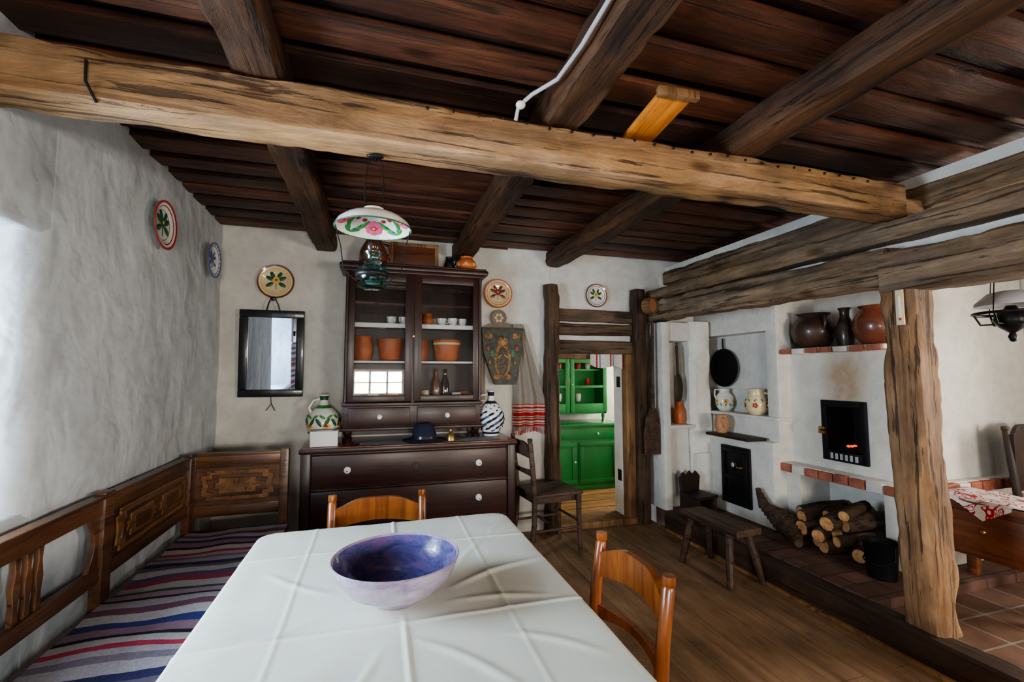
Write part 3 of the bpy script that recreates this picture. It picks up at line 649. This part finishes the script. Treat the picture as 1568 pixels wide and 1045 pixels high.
# ---------------------------------------------------------------- wall things
MB=lambda x,z,y=3.685: Matrix.Translation((x,y,z))@Matrix.Rotation(PI/2,4,'X')
MLm=lambda y,z: Matrix.Translation((-1.068,y,z))@Matrix(((0,0,1,0),(1,0,0,0),(0,1,0,0),(0,0,0,1)))
def plate(M,r,rim,rim2,base,motif,big=1):
    o=Ob('decorative_plate',M)
    o.lathe([(0,0),(r*.55,0),(r,.022,rim),(r*.995,.027,rim),(r*.90,.024,base),(r*.80,.021,rim2),(r*.76,.019,base),(r*.62,.010,rim2),(r*.60,.009,base),(0,.007)],base,44)
    if big<1.2:
        for k in range(20):
            a=2*PI*k/20; o.blob((math.cos(a)*r*.85,math.sin(a)*r*.85,.024),(r*.04,r*.04,.002),rim2,seg=8)
    z=.010
    m1,m2,m3=motif
    for k in range(6):
        a=2*PI*k/6; o.blob((math.cos(a)*r*.13,r*.1+math.sin(a)*r*.13,z),(r*.10,r*.10,.003),m1,seg=8)
    o.blob((0,r*.1,z+.002),(r*.07,r*.07,.003),m3,seg=8)
    for k,(a,rr) in enumerate(((.5,.38),(1.1,.42),(2.04,.42),(2.64,.38),(-.5,.38),(3.64,.38))):
        o.blob((math.cos(a)*r*rr,math.sin(a)*r*rr,z),(r*.18*big,r*.09*big,.003),m2,Matrix.Rotation(a,4,'Z'),8)
    o.box(-r*.015,r*.015,-r*.45,r*.1,z-.002,z+.001,m2)
    return o.done(50)
plate(MLm(2.666,2.085),.125,RED,DRED,WHITE,(DKG,DKG,YEL),1.4)
plate(MLm(3.393,2.08),.118,BLU,BLU,WHITE,(BLU,BLU,RED))
plate(MB(-.729,2.01),.127,TERRAD,YEL,CREAM,(YEL,DKG,RED),1.3)
plate(MB(.977,2.007),.125,TERRA,TERRA,CREAM,(DRED,TERRAD,YEL),1.2)
plate(MB(1.90,2.035),.108,TERRAD,DRED,WHITE,(YEL,DKG,RED),1.2)
o=Ob('plaster_medallion',MB(.985,1.80)); o.lathe([(0,0),(.068,0),(.07,.012),(.06,.016),(.05,.010),(0,.012)],LINEN,32)
for k in range(6): o.blob((math.cos(k*1.047)*.028,math.sin(k*1.047)*.028,.012),(.014,.014,.005),CREAM,seg=8)
o.done()
o=Ob('mirror',Matrix.Translation((-.735,3.672,1.475))@Matrix.Rotation(math.radians(3),4,'X'))
w,h=.215,.317
for (a,b,c,d) in ((-w,w,-h,-h+.055),(-w,w,h-.055,h),(-w,-w+.055,-h+.055,h-.055),(w-.055,w,-h+.055,h-.055)): o.box(a,b,-.03,0,c,d,BLACK,.008)
o.box(-w+.05,w-.05,-.014,-.008,-h+.05,h-.05,MIRROR)
for a in (-.02,.02): o.tube([(a*.3,-.02,h+.10),(a*1.5,-.02,h+.05),(a*2.2,-.01,h)],.005,BLACK,6)
o.blob((0,-.02,h+.085),(.022,.008,.016),BLACK); o.tube([(0,-.02,-h),(.005,-.02,-h-.05),(-.03,-.02,-h-.10)],.003,BLACK,6); o.tube([(.005,-.02,-h-.05),(.03,-.02,-h-.10)],.003,BLACK,6)
o.done()
# unseen dark panel and striped cloth, added on the left wall to darken the mirror
o=Ob('striped_blanket'); o.sheet(lambda a,b:(-1.068+.012*math.sin(a*30),-.9+1.72*a,1.42-.54*b),60,20,HANG); o.done()
o=Ob('window_shutter'); o.box(-1.075,-1.05,.10,.86,1.44,2.06,W_dark,.006)
for z in (1.52,1.95): o.box(-1.05,-1.03,.14,.82,z,z+.06,W_stool,.004)
o.done()
o=Ob('embroidered_towel')
def tw(a,b):
    wt=.09+.20*min(1,b*1.3); cx=1.15+.105*min(1,b*1.4); x=cx+(a-.5)*wt
    return (x,3.655+.020*math.sin(a*17+b*2)*(.3+b),1.75-.89*b-.015*math.sin(a*8)*b)
o.sheet(tw,44,50,TOW)
def tw2(a,b):
    x=.81+.40*a; zt=1.70+.065*math.sin(a*PI); return (x,3.675+.008*math.sin(b*7),zt-(.10+.10*(1-a)**2)*b)
o.sheet(tw2,30,6,LINEN)
o.sheet(lambda a,b:(.80+.07*a,3.672+.01*math.sin(a*8),1.71-.60*b),6,20,LINEN)
for k in range(34):
    p=tw(k/33,1); o.tube([p,(p[0]+R.uniform(-.004,.004),p[1],p[2]-.035)],.0025,RED,4)
o.done()
o=Ob('icon_painting')
ground=solid('icon_ground',(.035,.04,.028),.5,var=.9,vs=26); gold=solid('icon_gold',(.24,.12,.03),.5,var=.9,vs=45)
o.poly([(.825,1.71),(1.185,1.71),(1.175,1.50),(1.13,1.30),(1.10,1.235),(.94,1.235),(.91,1.30),(.84,1.50)],'XZ',3.622,3.634,ground,.003)
F_=3.621
o.blob((1.005,F_,1.44),(.075,.003,.14),gold); o.blob((1.005,F_-.003,1.43),(.052,.004,.12),solid('icon_robe',(.07,.045,.025),.5,var=.9,vs=50)); o.blob((1.005,F_-.002,1.59),(.045,.003,.045),gold); o.blob((1.005,F_-.005,1.585),(.020,.004,.026),CLAYT)
for s in (-1,1):
    o.blob((1.005+s*.12,F_-.001,1.64),(.035,.003,.03),gold); o.blob((1.005+s*.09,F_-.002,1.50),(.018,.003,.045),DKG); o.blob((1.005+s*.03,F_-.006,1.47),(.024,.003,.007),CLAYT,Matrix.Rotation(s*.6,4,'Y'))
    o.blob((1.005+s*.05,F_-.002,1.30),(.03,.003,.025),gold); o.blob((1.005+s*.125,F_-.001,1.54),(.012,.003,.03),DRED); o.blob((1.005+s*.11,F_-.001,1.42),(.012,.003,.02),gold)
o.done()
# ---------------------------------------------------------------- pendant lamp
o=Ob('pendant_oil_lamp',T(-.02,1.61,0))
sh=[(.034,1.893),(.060,1.887),(.095,1.872),(.120,1.852),(.130,1.833),(.127,1.831),(.116,1.847),(.092,1.865),(.058,1.880),(.034,1.885),(.034,1.893)]
o.lathe(sh,WHITE,48); o.lathe([(.032,1.883),(.030,1.900),(.034,1.903),(.036,1.888)],WHITE,24)
def inner(r):
    P=[(.034,1.885),(.058,1.880),(.092,1.865),(.116,1.847),(.127,1.831)]
    for k in range(4):
        if P[k][0]<=r<=P[k+1][0]:
            t=(r-P[k][0])/(P[k+1][0]-P[k][0]); return P[k][1]*(1-t)+P[k+1][1]*t
    return 1.85
def fl(a,r,rx,ry,m,rot=0,off=.002):
    c=Vector((r*math.cos(a),r*math.sin(a),inner(r)-off))
    M=Matrix.Rotation(a,4,'Z')@Matrix.Rotation(.55,4,'Y')@Matrix.Rotation(rot,4,'Z')
    o.blob(c,(rx,ry,.0022),m,M,10)
for k in range(4):
    a=PI/2+k*PI/2
    for q in range(8):
        b=q*PI/4; fl(a+math.sin(b)*.20,.090+math.cos(b)*.018,.015,.015,PINK,b)
    fl(a,.090,.015,.015,RED,0,.004); fl(a,.090,.006,.006,YEL,0,.006)
    for s in (-1,1):
        for q in range(4): fl(a+s*(.38+q*.10),.078+.012*q,.027,.007,[GRN,DKG,GRN,GRN][q],s*(.5+.2*q))
        fl(a+s*.66,.110,.009,.009,BLU); fl(a+s*.55,.060,.009,.009,RED)
o.tube([(math.cos(a)*.129,math.sin(a)*.129,1.832) for a in [k*2*PI/36 for k in range(36)]],.0025,DKG,6,closed=True)
for s in (-1,1):
    o.tube([(s*.022,0,2.07),(s*.030,0,2.0),(s*.032,0,1.90)],.0022,WIRE,6)
    o.tube([(s*.126,0,1.84),(s*.105,0,1.76),(s*.095,0,1.68),(s*.05,0,1.645)],.002,WIRE,6)
o.tube([(-.022,0,2.07),(0,0,2.09),(.022,0,2.07)],.0025,WIRE,6); o.tube([(0,0,2.105),(0,0,2.075)],.004,IRON,6)
o.blob((0,0,2.092),(.03,.015,.008),IRON)
o.lathe([(0,1.635),(.03,1.635),(.047,1.655),(.052,1.685),(.04,1.71),(.022,1.72),(.022,1.735),(.032,1.742),(.032,1.75),(.018,1.755)],TEAL,28)
o.lathe([(.018,1.75),(.026,1.77),(.02,1.81),(.014,1.87),(.013,1.90)],glassmat('chimney_glass',(.94,.96,.96),.06),20)
o.lathe([(.05,1.66),(.056,1.665),(.056,1.675),(.05,1.68)],IRON,28); o.lathe([(0,1.622),(.035,1.62),(.05,1.632),(.03,1.638)],TEAL,24)
o.done(60)
o=Ob('chandelier_oil_lamp',T(3.32,1.56,0))
o.lathe([(.05,1.78),(.09,1.77),(.14,1.72),(.145,1.70),(.138,1.70),(.085,1.755),(.05,1.77)],GREY,36)
o.tube([(math.cos(a)*.15,math.sin(a)*.15,1.66) for a in [k*2*PI/36 for k in range(36)]],.008,WIRE,6,closed=True)
o.lathe([(0,1.50),(.012,1.505),(.02,1.53),(.012,1.55),(.05,1.58),(.075,1.62),(.06,1.66),(.03,1.68),(.02,1.70),(0,1.70)],WIRE,28)
for k in range(6):
    a=k*PI/3; o.tube([(math.cos(a)*.145,math.sin(a)*.145,1.66),(math.cos(a)*.12,math.sin(a)*.12,1.60),(math.cos(a)*.07,math.sin(a)*.07,1.60)],.005,WIRE,6)
    if k%2: o.tube([(math.cos(a)*.15,math.sin(a)*.15,1.66),(math.cos(a)*.10,math.sin(a)*.10,2.0),(0,0,2.38)],.003,WIRE,6)
o.done(60)
o=Ob('wooden_plank',Matrix.Translation((1.0,1.45,2.30))@Matrix.Rotation(math.radians(-4),4,'X')@Matrix.Rotation(-.05,4,'Z')); o.box(-.065,.065,-.16,.17,-.009,.009,W_or,.003); o.box(-.075,.085,-.175,-.15,-.016,.016,W_lt,.004); o.done()
o=Ob('electric_cable'); o.tube([(.566,RY+.1,2.30),(.561,-.5,2.31),(.563,.3,2.30),(.561,.8,2.31),(.560,1.15,2.295),(.553,1.32,2.30),(.50,1.42,2.30),(.465,1.47,2.28),(.462,1.494,2.24)],.007,GREY,8); o.blob((.47,1.46,2.28),(.018,.018,.014),WHITE); o.done()
# ---------------------------------------------------------------- table, cloth, bowl
TX0,TX1,TY0,TY1,TZ=-.385,.520,.42,1.88,.75
o=Ob('dining_table')
o.box(TX0+.01,TX1-.01,TY0+.01,TY1-.01,.71,.736,W_chair,.01)
o.box(TX0+.08,TX1-.08,TY0+.08,TY1-.08,.62,.71,W_chair,.004)
for x in (TX0+.09,TX1-.09):
    for y in (TY0+.09,TY1-.09): o.lathe([(0,0),(.022,0),(.03,.1),(.025,.2),(.036,.45),(.04,.6),(.04,.71),(0,.71)],W_chair,16,c=(x,y,0))
o.done()
o=Ob('tablecloth')
cx,cy=(TX0+TX1)/2,(TY0+TY1)/2; hw,hl=(TX1-TX0)/2,(TY1-TY0)/2; rc=.05; drop=.20
# soft creases: (x0,y0,x1,y1,height,width)
CR=[(.22,1.28,.50,1.40,.0045,.013),(.20,1.20,.46,1.16,.0035,.012),(.24,1.36,.36,1.60,.003,.012),(.10,1.05,.30,.82,.004,.012),(.02,1.03,-.10,.80,.0035,.011),
    (-.12,1.20,-.34,1.10,.0035,.013),(-.10,1.32,-.30,1.50,.003,.012),(.30,1.02,.48,.90,.0035,.012),(-.25,.95,-.36,.72,.003,.011),(-.05,1.48,-.02,1.78,.002,.012),(.40,1.62,.50,1.78,.0025,.010),(.18,.78,.22,.60,.003,.012)]
def crease(X,Y):
    s=0
    for (x0,y0,x1,y1,hh,ww) in CR:
        dx,dy=x1-x0,y1-y0; L2=dx*dx+dy*dy; t=((X-x0)*dx+(Y-y0)*dy)/L2
        if t<-.1 or t>1.1: continue
        L=math.sqrt(L2); dd=((X-x0)*dy-(Y-y0)*dx)/L+.010*math.sin(t*4)
        if abs(dd)>.06: continue
        s+=hh*math.exp(-(dd/ww)**2)*max(0,math.sin(PI*max(0,min(1,(t+.1)/1.2))))
    return s
def cloth(a,b):
    x=(a*2-1)*(hw+drop); y=(b*2-1)*(hl+drop)
    qx=max(-(hw-rc),min(hw-rc,x)); qy=max(-(hl-rc),min(hl-rc,y))
    dx,dy=x-qx,y-qy; d=math.hypot(dx,dy)
    X,Y=cx+x,cy+y
    calm=min(1,max(0,(math.hypot(X-.06,Y-1.25)-.07)/.08))
    wr=.0022*noise.noise(Vector((X*4,Y*3,1)))+.0016*noise.noise(Vector((X*9+Y*4,Y*7-X*5,4)))+crease(X,Y)
    wv=.003*noise.noise(Vector((X*3,Y*3,12)))
    wr+=.0045*math.exp(-((X-.075+wv)/.005)**2)+.0035*math.exp(-((Y-1.13+wv+.01*X)/.005)**2)+.0025*math.exp(-((Y-.72+wv)/.005)**2)+.0025*math.exp(-((Y-1.62+wv)/.005)**2)+.002*math.exp(-((X-.33+wv)/.005)**2)+.002*math.exp(-((X+.2+wv)/.005)**2)
    wr=max(-.005,wr*calm)
    if d<=rc: return (X,Y,TZ-.005+wr-.002*(d/rc)**2)
    ex=dx/d; ey=dy/d; s=d-rc
    ang=math.atan2(ey,ex); per=(qx+qy)*14+ang*5
    R_=.012
    if s<R_*PI/2:
        t=s/R_; out=R_*math.sin(t); dz=R_*(1-math.cos(t))
    else: out=R_+ (s-R_*PI/2)*(.12+.10*math.sin(per)); dz=R_+(s-R_*PI/2)
    return (cx+qx+ex*(rc+out),cy+qy+ey*(rc+out),TZ-.007-dz+wr*max(0,1-s*30))
o.sheet(cloth,260,370,CLOTH_W); o.done(80)
o=Ob('ceramic_bowl',T(.06,1.25,.7465))
o.lathe([(0,0),(.058,0),(.063,.004),(.064,.012),(.088,.020),(.122,.040),(.147,.070),(.159,.100),(.1625,.110,B_OUT),(.160,.1125,B_OUT),(.155,.108,B_IN),(.142,.076,B_IN),(.116,.047,B_IN),(.075,.026,B_IN),(0,.020,B_IN)],B_OUT,72); o.done(60)
# ---------------------------------------------------------------- chairs
def chair(name,M,mat,H=.80,w=.42,solid_back=False):
    o=Ob(name,M); h=w/2-.02
    o.box(-w/2,w/2,-.21,.19,.435,.46,mat,.008)
    o.box(-h+.02,h-.02,-.18,.17,.385,.435,mat,.003)
    for x in (-h,h):
        o.tube([(x,-.18,.44),(x,-.18,.25),(x*1.02,-.19,0)],[.021,.019,.014],mat,10)
        o.tube([(x,.22,0),(x,.185,.25),(x,.18,.45),(x,.195,.62),(x,.215,H-.035),(x,.217,H-.028),(x,.218,H-.022),(x,.219,H)],[.015,.019,.020,.019,.018,.015,.019,.018],mat,12)
        o.tube([(x,-.18,.2),(x,.19,.2)],.010,mat,8)
    o.tube([(-h,-.18,.24),(h,-.18,.24)],.010,mat,8); o.tube([(-h,.0,.2),(h,.0,.2)],.010,mat,8)
    def rail(zb,zt,arch,y0,th=.012,cut=0):
        n=20; F=[]
        for k in range(n+1):
            t=k/n; x=-h+2*h*t; b=math.sin(t*PI)
            y=y0+.035*b; tz=zt+arch*b**1.5-.010*math.cos(4*PI*t)*(.5 if arch else 0); bz=zb+cut*b
            F.append([(x,y-th,bz),(x,y+th,bz),(x,y+th,tz),(x,y-th,tz)])
        V=[[o.bm.verts.new(p) for p in q] for q in F]; i=o.mi(mat)
        for k in range(n):
            for q in range(4):
                f=o.bm.faces.new([V[k][q],V[k][(q+1)%4],V[k+1][(q+1)%4],V[k+1][q]]); f.material_index=i; f.smooth=True
        for q in (V[0],V[-1]): 
            f=o.bm.faces.new(q); f.material_index=i
    if solid_back: rail(.50,H-.04,.05,.19,.010,0)
    else: rail(H-.14,H-.055,.035,.208,.011,.02); rail(H-.27,H-.225,0,.195,.010,.02)
    return o.done(40)
chair('dining_chair',T(.02,1.90,0,0),W_chair,.805)
chair('dining_chair',T(.535,1.24,0,-PI/2+.04),W_chair,.79,.39)
chair('side_chair',T(1.265,3.28,0,PI/2+.10),W_stool,.86,.36)
# ---------------------------------------------------------------- corner bench
o=Ob('corner_bench')
xb=-1.050
o.box(xb-.01,-.56,-.6,3.16,.37,.40,W_bench,.006)
o.box(-.60,-.575,-.6,3.14,.28,.37,W_bench,.004)
o.box(-.60,-.50,2.72,3.16,.37,.40,W_bench,.004)
for y in (-.5,.6,1.7,2.8): o.box(-.64,-.58,y,y+.06,0,.37,W_bench,.006); o.box(xb,xb+.05,y,y+.06,0,.37,W_bench,.006)
o.box(xb-.012,xb+.02,-.6,3.16,.765,.835,W_bench,.008); o.box(xb-.015,xb+.032,-.6,3.16,.830,.845,W_bench,.004)
o.box(xb-.01,xb+.018,-.6,3.16,.505,.565,W_bench,.006)
posts=[3.13,2.26,1.40,.5,-.4]
for y in posts: o.box(xb-.014,xb+.028,y-.035,y+.035,.37,.855,W_bench,.006)
def scallop(y0,y1,z0,z1):
    rr=.03
    return [(y0+rr,z0),(y1-rr,z0),(y1-rr,z0+.025),(y1,z0+.03),(y1-.012,(z0+z1)/2),(y1,z1-.03),(y1-rr,z1-.025),(y1-rr,z1),(y0+rr,z1),(y0+rr,z1-.025),(y0,z1-.03),(y0+.012,(z0+z1)/2),(y0,z0+.03),(y0+rr,z0+.025)]
o.box(xb-.005,xb+.008,2.29,3.1,.56,.77,W_bench)
o.poly(scallop(2.34,3.06,.575,.755),'YZ',xb+.006,xb+.018,W_carv,.004); o.poly(scallop(2.375,3.025,.597,.733),'YZ',xb+.014,xb+.022,W_bench,.003)
for a,b in ((2.41,2.68),(2.72,2.99)): o.poly(scallop(a,b,.617,.713),'YZ',xb+.018,xb+.027,W_carv,.003); o.poly(scallop(a+.03,b-.03,.634,.696),'YZ',xb+.024,xb+.030,W_bench,.003)
def balus(yc,w=.03):
    o.poly([(yc-w*.5,.56),(yc+w*.5,.56),(yc+w*.35,.62),(yc+w*.6,.67),(yc+w*.3,.72),(yc+w*.5,.77),(yc-w*.5,.77),(yc-w*.3,.72),(yc-w*.6,.67),(yc-w*.35,.62)],'YZ',xb-.004,xb+.012,W_bench,.002)
def brack(y0,s):
    pts=[(y0,.56),(y0,.77)]
    for k in range(9):
        t=k/8; pts.append((y0+s*(.07-.045*math.sin(t*PI)),.77-.21*t))
    o.poly(pts,'YZ',xb-.004,xb+.012,W_bench,.002)
for p1,p0 in ((2.26,1.40),(1.40,.5),(.5,-.4)):
    m=(p0+p1)/2
    for d in (-.05,0,.05): balus(m+.02+d)
    brack(p1-.035,-1); brack(p0+.035,1)
yb_=3.17
o.box(-1.055,-.53,yb_-.005,yb_+.02,.765,.835,W_benx,.006); o.box(-1.055,-.52,yb_-.015,yb_+.03,.83,.848,W_benx,.004)
o.box(-1.055,-.53,yb_-.005,yb_+.02,.47,.54,W_benx,.006); o.box(-1.03,-.55,yb_,yb_+.012,.54,.77,W_benx)
o.box(-.565,-.515,yb_-.02,yb_+.03,0,.86,W_benx,.006); o.box(-1.055,-1.02,yb_-.016,yb_+.02,.37,.85,W_benx,.006)
o.poly(scallop(-.995,-.595,.565,.745),'XZ',yb_-.012,yb_+.002,W_carv,.004); o.poly(scallop(-.96,-.63,.59,.72),'XZ',yb_-.018,yb_-.008,W_benx,.003); o.poly(scallop(-.925,-.665,.61,.70),'XZ',yb_-.024,yb_-.014,W_carv,.003)
o.done()
o=Ob('striped_rug')
def rug(a,b):
    x=-1.02+.455*a; y=-.55+3.64*b
    z=.418+.012*noise.noise(Vector((x*5,y*4,2)))+.005*math.sin(y*19+x*3)
    return (x,y,z)
o.sheet(rug,26,260,RUG)
o.sheet(lambda a,b:(-.565+.07*a,2.74+.37*b,.416+.004*math.sin(b*9)),6,20,RUG)
o.done(80)
o=Ob('side_table')
a0,a1,b0,b1,zt=3.08,3.46,1.38,1.90,.64
o.box(a0,a1,b0,b1,zt-.03,zt,W_red,.006); o.box(a0+.03,a1-.03,b0+.03,b1-.03,zt-.30,zt-.03,W_red,.004)
o.box(a0+.018,a0+.034,b0+.08,b1-.08,zt-.25,zt-.06,W_red,.004); o.blob((a0+.012,1.63,zt-.15),(.012,.012,.012),BRASS)
for x in (a0+.05,a1-.05):
    for y in (b0+.05,b1-.05): o.box(x-.024,x+.024,y-.024,y+.024,.10 if y<1.78 else .15,zt-.03,W_red,.005)
o.done()
o=Ob('red_patterned_tablecloth'); o.sheet(lambda a,b:(3.10+.33*a,1.42+.44*b,.647+.012*max(0,noise.noise(Vector((a*5,b*5,1))))),24,24,RCLOTH)
o.sheet(lambda a,b:(3.10-.03*min(1,b*3),1.50+.34*a*(1-.3*b),.652-.10*b*(1-abs(a-.5)*1.6)),16,6,RCLOTH); o.done(80)
chair('wooden_armchair',T(3.95,1.62,.10,0),W_dark,.90,.42,True)
# ---------------------------------------------------------------- lights
def area(name,loc,rot,sx,sy,e,col):
    l=bpy.data.lights.new(name,'AREA'); l.shape='RECTANGLE'; l.size=sx; l.size_y=sy; l.energy=e; l.color=col
    o=bpy.data.objects.new(name,l); o.location=loc; o.rotation_euler=rot; scene.collection.objects.link(o)
area('daylight_window_left',(-1.62,1.27,1.34),(0,-PI/2,0),.95,.85,135,(.66,.83,1))
area('daylight_window_rear_a',(.04,RY-.42,1.18),(PI/2,0,0),1.0,.6,155,(1,.95,.86))
area('daylight_window_rear_b',(2.6,RY-.42,1.18),(PI/2,0,0),1.1,.6,180,(1,.92,.80))
area('daylight_window_right',(4.75,.6,1.4),(0,PI/2,0),.9,1.0,120,(1,.93,.83))  # added fill lamp behind the invented right opening, brightens the hearth
area('daylight_window_kitchen',(3.7,4.5,1.4),(0,PI/2,0),1.0,.8,80,(1,.92,.80))
w=bpy.data.worlds.new('World'); scene.world=w; w.use_nodes=True
bg=w.node_tree.nodes['Background']; bg.inputs[0].default_value=(.75,.86,1,1); bg.inputs[1].default_value=1.5
try: scene.view_settings.look='AgX - Medium High Contrast'
except Exception as e: print('look',e)
# ---------------------------------------------------------------- camera
yaw,p=math.radians(16.7),math.radians(4.1)
F=Vector((math.sin(yaw)*math.cos(p),math.cos(yaw)*math.cos(p),math.sin(p)))
cam=bpy.data.cameras.new('Camera'); cam.lens=15.84; cam.sensor_width=36; cam.clip_start=.02
co=bpy.data.objects.new('Camera',cam); co.location=(0,0,1.33); co.rotation_euler=F.to_track_quat('-Z','Y').to_euler()
scene.collection.objects.link(co); scene.camera=co
